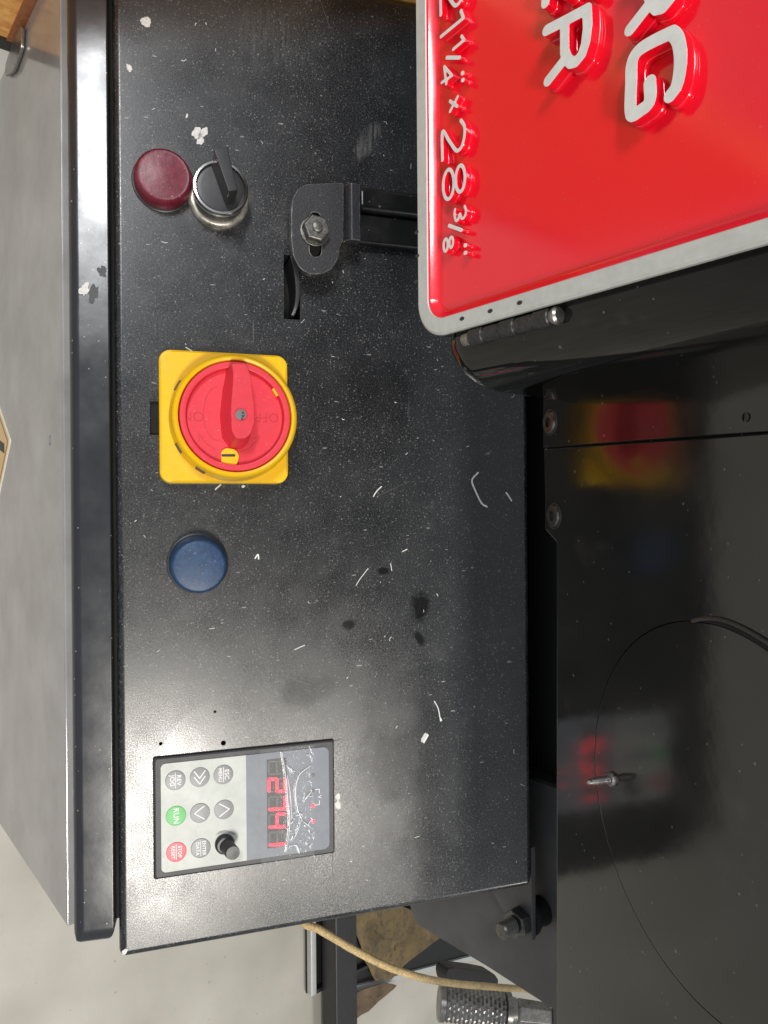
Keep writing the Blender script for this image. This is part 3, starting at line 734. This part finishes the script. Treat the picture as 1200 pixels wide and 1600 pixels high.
# circular access cover and the plate round it (a real gap between them)
ccir = [fp(*c) for c in ((986, 1016), (1011, 988), (1074, 957), (944, 1110), (933, 1212), (955, 1348), (1004, 1460), (1053, 1530), (1095, 1569), (1147, 1597))]
A_ = np.array([[q.x, q.y, 1] for q in ccir]); b_ = -np.array([q.x ** 2 + q.y ** 2 for q in ccir]); so = np.linalg.lstsq(A_, b_, rcond=None)[0]
cc = Vector((-so[0] / 2, -so[1] / 2)); cr_ = math.sqrt(cc.x ** 2 + cc.y ** 2 - so[2])
e0, e1_ = fp(848, 699.3), fp(1200, 672.3); far = e0 + (e1_ - e0) * 3
edge = [far, e0, fp(850, 772), fp(850, 828), fp(868, 848), fp(868, 1640), fp(868, 2400), fp(868, 2400) + Vector((0, .5, 0))]
plate = prism([(p.x, p.y) for p in edge], -.010, 0, .0014, 3)
plate = cut(plate, [prism(circ(cc.x, cc.y, cr_ + .00018, 128), -.002, .01)])
put('face_plate', face(plate), 'face', press, 30)
put('round_cover', face(lathe(cc.x, cc.y, [(cr_, -.0021), (cr_, -.0003), (cr_ - .00025, .00005), (cr_ - .0007, .0002), (.03, .00022), (.0001, .00022)], 160)), 'face', press, 30)
# the cover's rim stands off at the upper edge
a1 = math.atan2(*(Vector(fp(1083, 960)[:2]) - cc).yx); a2 = math.atan2(*(Vector(fp(1225, 1000)[:2]) - cc).yx)
if a2 - a1 > math.pi: a2 -= 2 * math.pi
if a1 - a2 > math.pi: a2 += 2 * math.pi
ks = np.linspace(a1, a2, 22)
pol = lambda r, k: (cc.x + r * math.cos(k), cc.y + r * math.sin(k))
n_in = [pol(cr_ + .0001, k) for k in ks]; n_out = [pol(cr_ + .0002 + .0019 * math.sin(min(1, 2.2 * i / 21) * math.pi / 2), k) for i, k in enumerate(ks)]
put('rim_gap', face(prism(n_in + n_out[::-1], .00005, .0003)), 'hole', press, 0)
put('rim_edge', face(tube([Vector((*p, .0003)) for p in n_out], .0007, 8)), 'darkmetal', press)
# trim bar and bolts
HBAR = .0009
bt_ = [fp(u, v, HBAR) for u, v in ((849, 618), (848, 700), (1200, 674))]
bfar = bt_[1] + (bt_[2] - bt_[1]) * 3
put('trim_bar', face(prism([(p.x, p.y) for p in (bfar, Vector((bfar.x - .06, bfar.y)), Vector((bt_[0].x - .02, bt_[0].y)), bt_[1])], -.010, HBAR, .0005, 2)), 'face', press, 30)
def socket_bolt(u, v, h):
    q = fp(u, v, h); x, y = q.x, q.y
    b_ = cut(lathe(x, y, [(.0044, h - .003), (.0044, h + .0006), (.0040, h + .0012), (.002, h + .0013), (.0001, h + .0013)], 40), [prism(circ(x, y, .0023, 6, .2), h - .002, h + .01)])
    o = put('socket_bolt', face(b_), 'boltmetal', press, 30)
    put('washer', face(lathe(x, y, [(.0054, h - .003), (.0054, h + .0002), (.0050, h + .0004), (.0044, h + .0004)], 40)), 'blackpl', o, 30)
socket_bolt(860, 660, HBAR); socket_bolt(866, 806, 0)
q = fp(1166, 652, HBAR); put('plug', face(lathe(q.x, q.y, [(.0013, HBAR - .001), (.0013, HBAR + .0003), (.0001, HBAR + .0004)], 20)), 'housing', press)
# pin sticking out of the cover seam
q = fp(957, 1217); pm = [lathe(q.x, q.y, [(.0025, 0), (.0026, .0010), (.0022, .0016), (.0016, .0018)], 24), lathe(q.x, q.y, [(.0015, .0016), (.0012, .0045), (.0015, .0052), (.0012, .0080), (.0009, .0100), (.0004, .0106)], 20)]
put('pin', face(join(pm)), 'tarnsteel', press, 30)
# housing behind the nameplate (bullnosed right end)
K = Y_SIGN / .222  # housing, nameplate and hinge scaled about the camera, from an earlier depth to Y_SIGN
prof = [(x * K, y * K) for x, y in ((-.0790, .2285), (-.0720, .2290), (-.0650, .2330), (-.0618, .2360), (-.0595, .2390), (-.0576, .2428), (-.0563, .2470), (-.0554, .2520), (-.0552, .2570))]
prof += [(prof[-1][0], .262), (-.45, .262), (-.45, .2285 * K)]
zh0 = yp(690, 527, .226 * K).z
def inset(g):
    out = []
    for i, (x, y) in enumerate(prof):
        a, b = Vector(prof[i - 1]), Vector(prof[(i + 1) % len(prof)]); tn = (b - a).normalized()
        out.append((x - tn.y * g, y + tn.x * g) if 0 < i < len(prof) - 3 else (x, y + (g if i in (0, len(prof) - 1) else 0)))
    return out
put('housing', loft([[(x, y, zh0 - .0035 + dz) for x, y in inset(g)] for g, dz in ((.0085, 0), (.0058, .0009), (.0034, .0025), (.0015, .0048), (.0004, .0075), (0, .0105), (0, .55))]), 'housing', press, 60)
# frame plate below and behind
bx0, bz = yp(828, 1130, .352), yp(655, 1446, .352)
fr = [yp(866, 1180, .352), yp(866, 1660, .352), yp(864, 1577, .352), yp(760, 1510, .352), yp(650, 1444, .352), yp(600, 1380, .352), yp(650, 1180, .352)]
pts = [(.158, 1.02), (fr[1].x, 1.02), (fr[2].x + .01, fr[2].z), (fr[2].x, fr[2].z), (fr[3].x, fr[3].z), (fr[4].x, fr[4].z), (fr[4].x - .03, fr[4].z - .02), (.158, fr[4].z - .02)]
me = prism([(x, z - 1.0) for x, z in pts], -.010, 0, .0008, 2); me.transform(frame(Vector((0, .352, 1.0)), Vector((1, 0, 0)), Vector((0, 0, 1)), Vector((0, -1, 0))))
put('frame_plate', me, 'greyplate', press, 30)
# black block painting the shade deep in the gap behind the panel
put('rear_gap_shade', box(-.5, .157, .352, .372, .6, 1.02), 'hole', press)
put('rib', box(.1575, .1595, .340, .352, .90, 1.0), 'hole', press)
# mounting tab, bolt
YT = .3345
tz = yp(831, 1400, YT).z
ta, tb_, tc_, td = yp(830, 1325, YT), yp(832, 1471, YT), yp(806, 1455, YT), yp(785, 1400, YT)
me = prism([(ta.x, tz - 1), (ta.x, td.z - 1.01), (td.x, td.z - 1.01), (tc_.x, tc_.z - 1), (tb_.x, tz - 1)], -.0035, 0, .0003, 1)
me.transform(frame(Vector((0, YT, 1.0)), Vector((1, 0, 0)), Vector((0, 0, 1)), Vector((0, -1, 0))))
put('mounting_tab', me, 'greyplate', con, 30).matrix_parent_inverse = INV
TM = frame(Vector((0, YT, 1.0)), Vector((1, 0, 0)), Vector((0, 0, 1)), Vector((0, -1, 0)))
q = yp(815, 1438, YT); x, y = q.x, q.z - 1
ms = loft([[(a_, b_, z) for a_, b_ in circ(x, y, r, 6, .2)] for r, z in ((.0085, .0), (.0085, .0065), (.0076, .0074))], .0003, 1); ms.transform(TM)
mb = thing('mounting_bolt', 'greasy threaded bolt and nut through the mounting tab at the console corner', 'bolt')
put('nut', ms, 'boltmetal', mb, 30)
thr = []
for k in range(26):
    z = -.016 + k * .0013; thr += [(.0039, z), (.0049, z + .00065)]
thr += [(.0040, .0182), (.0001, .0184)]
me = lathe(x, y, thr, 24); me.transform(TM); put('threaded_rod', me, 'oxide', mb, 25)
me = lathe(x, y, [(.0105, -.0060), (.0105, -.0038), (.004, -.0037)], 30); me.transform(TM); put('washer', me, 'darkmetal', mb, 30)
me = lathe(x, y, [(.0078, -.022), (.0088, -.017), (.0080, -.012), (.0088, -.008), (.0085, -.0061)], 20); me.transform(TM); put('spacer', me, 'rubber', mb, 30)

# ================================================================== NAMEPLATE
sg = thing('nameplate', 'red cast nameplate with raised silver letters and silver rim on the press', 'sign', SIGN_M)
HF = -.0045 * K                                              # red ground lies below the rim
sx1, sy0 = -.0780 * K, .25 - .2525 * K
def plate_ring(g, z, r): return [(x, y, z * K) for x, y in rrect(-.45, sx1 - g * K, sy0 + g * K, .60, r * K, 10)]
put('rim', loft([plate_ring(-.0002, -.0024, .017), plate_ring(-.0002, -.0008, .017), plate_ring(.0008, 0, .016), plate_ring(.0068, 0, .0105), plate_ring(.0072, -.0004, .010)], caps=False), 'silver', sg, 35)
put('backing_frame', loft([plate_ring(-.0004, -.0066, .017), plate_ring(-.0004, -.0025, .017), plate_ring(.004, -.0024, .013)], caps=False), 'housing', sg, 35)
put('plate', loft([plate_ring(.0066, -.0062, .0106), plate_ring(.0069, -.00025, .0103), plate_ring(.0082, -.0009, .0092), plate_ring(.0098, -.0036, .0078), plate_ring(.0118, -.0045, .006)]), 'red', sg, 50)
def letter(polys, w, h, sm=False, mats=('lettertop', 'red'), bevel=.00018, name='letter'):
    w *= K; h *= K; bevel *= K; zt = HF + h
    if sm: polys = [[(q.x, q.y) for q in spline([(*p, 0) for p in pl], 5)] if len(pl) > 2 else pl for pl in polys]
    ps = [[Vector(sp(u, v, zt)[:2]) for u, v in pl] for pl in polys]
    me = join([strokes(ps, w * 1.12 + .00007, HF - .0005, zt, bevel, res=w / 9), strokes(ps, w * 1.12 + .0008 * h / .0046, HF - .0005, HF + h * .36, h * .16, res=w / 9)])
    o = put(name, me, mats, sg, 35)
    for p in me.polygons:
        p.material_index = 0 if (p.normal.z > .8 and p.center.z > zt - .0001) else 1
    # wider foot: cast letters flare towards the ground
    for v in me.vertices: pass
    return o
def arcpts(cx, cy, rx, ry, a, b, n=20, lean=0.0): return [(cx + rx * math.cos(k), cy + ry * math.sin(k) - lean * rx * math.cos(k)) for k in np.linspace(a, b, n)]
HB1, HS = .0064, .0042
Rl = [[(854, 47), (885, 31), (917, 14), (918, 40), (915, 66), (909, 85), (900, 96), (892, 98), (886, 92), (882, 80), (882, 33)], [(884, 90), (856, 126)]]
letter(Rl, .0037, HB1)
letter([[(983 + 1.18 * (u - 855), 47 + 1.18 * (v - 127)) for u, v in pl] for pl in Rl], .0039, HB1)
letter([[(1047, 149), (1057, 134), (1062, 110), (1063, 84), (1059, 62), (1051, 52), (1044, 53), (1010, 70), (994, 83), (987, 100), (986, 125), (986, 177), (1004, 170), (1013, 162), (1016, 150), (1015, 128)]], .0041, HB1, sm=True)
letter([[(917, -58), (853, -30), (852, 4)], [(917, -58), (919, -20)], [(885, -45), (886, -10)]], .0036, HB1)
two_ = [[(691, 250), (691, 206), (701, 219), (709, 231), (714, 235.5), (720, 231), (724, 220), (726, 206), (725, 196), (720, 188)]]
letter(two_, .0013 * 1.15, HS, name='digit', sm=True); letter([[(u - 2.5, v - 227) for u, v in two_[0]]], .0013 * 1.15, HS, name='digit', sm=True)
letter([[(689, 57), (724, 28), (720, 17)]], .0013 * 1.15, HS, name='digit')
letter([[(708, 77), (725, 62.5), (721, 56.5)]], .0012 * 1.15, HS, name='digit')
letter([[(698, 90), (718, 90)]], .0013 * 1.15, HS, name='fraction_bar')
letter([[(690, 129), (706, 118), (694, 104), (697, 131)]], .0011 * 1.15, HS, name='digit')
letter([[(722, 114), (723, 114.5)]], .0014 * 1.15, HS, name='inch_mark'); letter([[(722.5, 125), (723.5, 125)]], .0014 * 1.15, HS, name='inch_mark')
letter([[(703, 174), (715, 151)], [(703, 158), (714, 166)]], .0012 * 1.15, HS, name='cross')
letter([arcpts(700.5, 288, 8.3, 23, 0, 2 * math.pi, 30, .35), arcpts(719, 279, 7.3, 20.5, 0, 2 * math.pi, 30, .35)], .0013 * 1.15, HS, name='digit')
Zm = lambda x, y: (640 + x / 7.27, 200 + y / 7.27)
letter([[Zm(515, 925), Zm(508, 985), Zm(525, 1050), Zm(548, 1040), Zm(570, 975), Zm(590, 1025), Zm(620, 1010), Zm(640, 945), Zm(625, 890)]], .00115, HS, name='digit', sm=True)
letter([[Zm(448, 1108), Zm(588, 1160)]], .0013 * 1.15, HS, name='fraction_bar')
letter([arcpts(*Zm(408, 1330), 3.2, 9.5, 0, 2 * math.pi, 24, .35), arcpts(*Zm(470, 1298), 3.0, 8, 0, 2 * math.pi, 24, .35)], .0011 * 1.15, HS, name='digit')
letter([[Zm(628, 1332), Zm(637, 1332)]], .0014 * 1.15, HS, name='inch_mark'); letter([[Zm(628, 1418), Zm(637, 1418)]], .0014 * 1.15, HS, name='inch_mark')
for u, v in ((722, 498), (766, 486), (812, 473), (651, 363), (652, 400), (650, 440)):
    q = sp(u, v); put('rim_pit', prism(circ(q.x, q.y, .0006, 14, ry=.0010), -.0002, .0001), 'darkmetal', sg, 0)
# hinge along the right edge
YH = .2262 * K; hg0 = yp(737, 531, YH); hg1 = yp(864, 503, YH)
Lz = hg1.z - hg0.z; hx = -.0740 * K; SI = SIGN_M.inverted()
def hcyl(prof_): me = loft([[(hx + r * K * math.cos(a), YH + r * K * math.sin(a), z) for a in np.linspace(0, 2 * math.pi, 28, endpoint=False)] for r, z in prof_]); me.transform(SI); return me
for k in range(5):
    z0 = hg0.z + Lz * (k / 5 + .008); z1 = hg0.z + Lz * ((k + 1) / 5 - .008); r = .0034 if k % 2 else .0037
    put('hinge_knuckle', hcyl([(r * .9, z0), (r, z0 + .0003), (r, z1 - .0003), (r * .9, z1)]), 'darkmetal', sg, 40)
put('hinge_pin', hcyl([(.0028, hg0.z - .003), (.0028, hg1.z + .0009), (.0036, hg1.z + .0010), (.0036, hg1.z + .0018), (.0028, hg1.z + .0024)]), 'steel', sg, 40)
me = box(hx - .0075, hx - .0007, .2282 * K, .2300 * K, hg0.z - .002, hg1.z - .003, .0003, 1); me.transform(SI); put('hinge_leaf', me, 'darkmetal', sg, 30)

# ================================================================== THINGS BELOW
c_in = zp(470, 1436, .865)
cd = spline([Vector((.200, c_in.y - .03, .885)), c_in, zp(500, 1453, .865), zp(560, 1488, .865), zp(620, 1516, .865), zp(690, 1534, .865), zp(770, 1542, .865), zp(870, 1548, .865), zp(930, 1550, .865)], 12)
rc_ = random.Random(2)
tag(put('cord', tube(cd, .0024, 14, taper=lambda k: 1 + rc_.uniform(-.05, .05)), 'cord'), 'tan braided cord sagging below the console edge', 'cord')
# knurled hose coupling
hc = thing('hose_coupling', 'knurled steel hose coupling with hexagon end under the tan cord', 'coupling')
A = zp(685, 1566, .80); B = zp(868, 1588, .86); ax = (B - A).normalized(); sd = ax.cross(Vector((0, 0, 1))).normalized(); uu = sd.cross(ax)
CM = frame(A, sd, uu, ax); L_ = (B - A).length
def cl(prof, n=48): me = loft([[(r * math.cos(k * 2 * math.pi / n), r * math.sin(k * 2 * math.pi / n), z * L_) for k in range(n)] for r, z in prof]); me.transform(CM); return me
put('end_collar', cl([(0.01221, .0), (0.01369, .01), (0.01369, .05), (0.01221, .06)]), 'steel', hc, 30)
kb = bmesh.new(); n = 44; rings = []
for zi in range(29):
    z = .06 + .50 * zi / 28
    rings.append([(((.0125) + .0010 * ((k + zi // 2) % 2) * (1 if zi % 2 else -.3)) * math.cos(k * 2 * math.pi / n), ((.0125) + .0010 * ((k + zi // 2) % 2) * (1 if zi % 2 else -.3)) * math.sin(k * 2 * math.pi / n), z * L_) for k in range(n)])
loft(rings, bm=kb); me = done(kb); me.transform(CM); put('knurled_sleeve', me, 'steel', hc, 20)
put('collar', cl([(0.01221, .56), (0.01406, .57), (0.01406, .61), (0.01036, .62), (0.00999, .66)]), 'steel', hc, 30)
me = loft([[(r * math.cos(k * math.pi / 3 + .3), r * math.sin(k * math.pi / 3 + .3), z * L_) for k in range(6)] for r, z in ((0.00888, .66), (0.00999, .68), (0.00925, .92), (.0082, .95))], .0004, 2); me.transform(CM); put('hexagon', me, 'steel', hc, 25)
hs = spline([B - ax * .002, B + ax * .03, B + ax * .07 - Vector((.0, 0, .02)), B + ax * .14 + Vector((0, 0, -.09))], 8)
put('hose', tube(hs, .0085, 20), 'rubber', hc)
hk = [zp(u, v, .85) for u, v in ((697, 1524), (700, 1514), (712, 1512), (745, 1516), (772, 1521), (779, 1531), (778, 1540), (700, 1540))]
put('dark_sleeve', prism(rpoly([p.xy for p in hk], .003, 3), .838, .850, .002, 2), 'rubber', hc, 40)
# steel bar and metal tray on the floor
u0, u1 = zp(523, 1600, .07), zp(557, 1600, .07); top0 = zp(523, 1440, .07)
tag(put('support_bar', box(top0.x - .16, u0.x + .30, u0.y, u1.y, .0245, .075, .004, 2), 'darkmetal'), 'dark square steel bar lying across the metal tray on the floor', 'bar')
tr = thing('metal_tray', 'shallow dark metal tray with worn bright edge lying on the floor', 'tray')
c0, c1 = zp(475, 1440, .0), zp(475, 1562, .02); e0 = zp(690, 1490, .06)
x0t, x1t, y0t, y1t = c0.x - .25, c1.x, c0.y, e0.y + .05
put('tray_floor', box(x0t, x1t, y0t, y1t, .004, .008), 'rubber', tr)
put('tray_side', box(x0t, x1t, y0t, y0t + .014, .008, .024, .003, 2), 'silver', tr, 30)
put('tray_side', box(x1t - .008, x1t, y0t + .0121, y1t, .008, .022, .002, 2), 'darkmetal', tr, 30)
put('tray_side', box(x0t, x0t + .008, y0t + .0121, y1t, .008, .022, .002, 2), 'darkmetal', tr, 30)
def crumple(name, poly, Zc, mat, amp, label, cat, seed):
    rnd = random.Random(seed); c = sum(poly, Vector((0, 0, 0))) / len(poly); b_ = bmesh.new(); n = len(poly); K = 5
    rg = [[b_.verts.new(c + (p - c) * (k / K) + Vector((rnd.uniform(-1, 1), rnd.uniform(-1, 1), rnd.uniform(0, 2))) * amp * (1 if k < K else .5)) for p in poly] for k in range(1, K + 1)]
    cv = b_.verts.new(c + Vector((0, 0, amp)))
    for i in range(n): b_.faces.new((cv, rg[0][i], rg[0][(i + 1) % n]))
    for a, bb in zip(rg, rg[1:]):
        for i in range(n): b_.faces.new((a[i], bb[i], bb[(i + 1) % n], a[(i + 1) % n]))
    g_ = bmesh.ops.extrude_face_region(b_, geom=b_.faces[:])
    bmesh.ops.translate(b_, verts=[v for v in g_['geom'] if isinstance(v, bmesh.types.BMVert)], vec=(0, 0, -.0015))
    tag(put(name, done(b_), mat, None, 30), label, cat)
Zp = .022
def dense(pts, k=3): return [pts[i].lerp(pts[(i + 1) % len(pts)], j / k) for i in range(len(pts)) for j in range(k)]
crumple('paper', dense([zp(u, v, Zp) for u, v in ((545, 1430), (570, 1500), (585, 1532), (612, 1528), (640, 1500), (690, 1462), (660, 1425), (610, 1410))]), Zp, 'paper', .0035, 'oil stained yellowish crumpled paper lying in the metal tray', 'paper', 4)
crumple('card_scrap', dense([zp(u, v, .03) for u, v in ((552, 1552), (558, 1590), (575, 1580), (620, 1540), (600, 1535))]), .03, 'card', .002, 'brown card scrap sticking out from under the tray', 'card', 6)
ms_ = [zp(u, v, .015) for u, v in ((540, 1440), (548, 1551), (745, 1499), (720, 1440))]  # dark flat shape on the floor, pale strip along one edge
sh = thing('dark_sheet', 'dark flat sheet with pale edge lying on the floor under the paper', 'sheet')
put('sheet', prism([(p.x, p.y) for p in ms_], .006, .0095), 'rubber', sh, 0)
e_ = [ms_[1], ms_[2], ms_[2] + Vector((-.012, -.004, 0)), ms_[1] + Vector((-.012, -.004, 0))]
put('edge_strip', prism([(p.x, p.y) for p in e_], .0096, .016), 'silver', sh, 0)
# wooden board beside the console
XL = P0.x + X0 - .002
wb = thing('wooden_board', 'orange varnished wooden board standing against the left end of console', 'board')
zw = yp(0, 0, 1).z * 0
d = ray(15, 62); tq = XL / d.x; qb = CAM + d * tq
put('board', box(XL - .03, XL, -.35, .60, qb.z, .968, .001, 2), 'wood', wb, 30)
put('dark_edge', box(XL - .03, XL + .0015, -.35, .60, qb.z - .010, qb.z - .0002), 'ink', wb, 0)
d = ray(31, 40); qs = CAM + d * (XL / d.x)
put('seam_strip', box(XL, XL + .0012, qs.y - .0035, qs.y + .0035, qb.z, .965), 'seam', wb, 0)
d = ray(40, 78); qm = CAM + d * ((XL + .006) / d.x)
mt = rpoly([Vector(p) for p in ((-.0075, .022), (.006, .020), (.009, .0), (.002, -.022), (-.004, -.020), (-.009, .0))], .004, 4)
me = prism(mt, 0, .002, .0005, 2); me.transform(frame(Vector((XL + .012, Y_FRONT - .0005, qm.z)), Vector((1, 0, 0)), Vector((0, 0, 1)), Vector((0, -1, 0))))
tag(put('metal_tab', me, 'steel', None, 30), 'small bright metal tab at the bottom corner of the wooden board', 'tab')
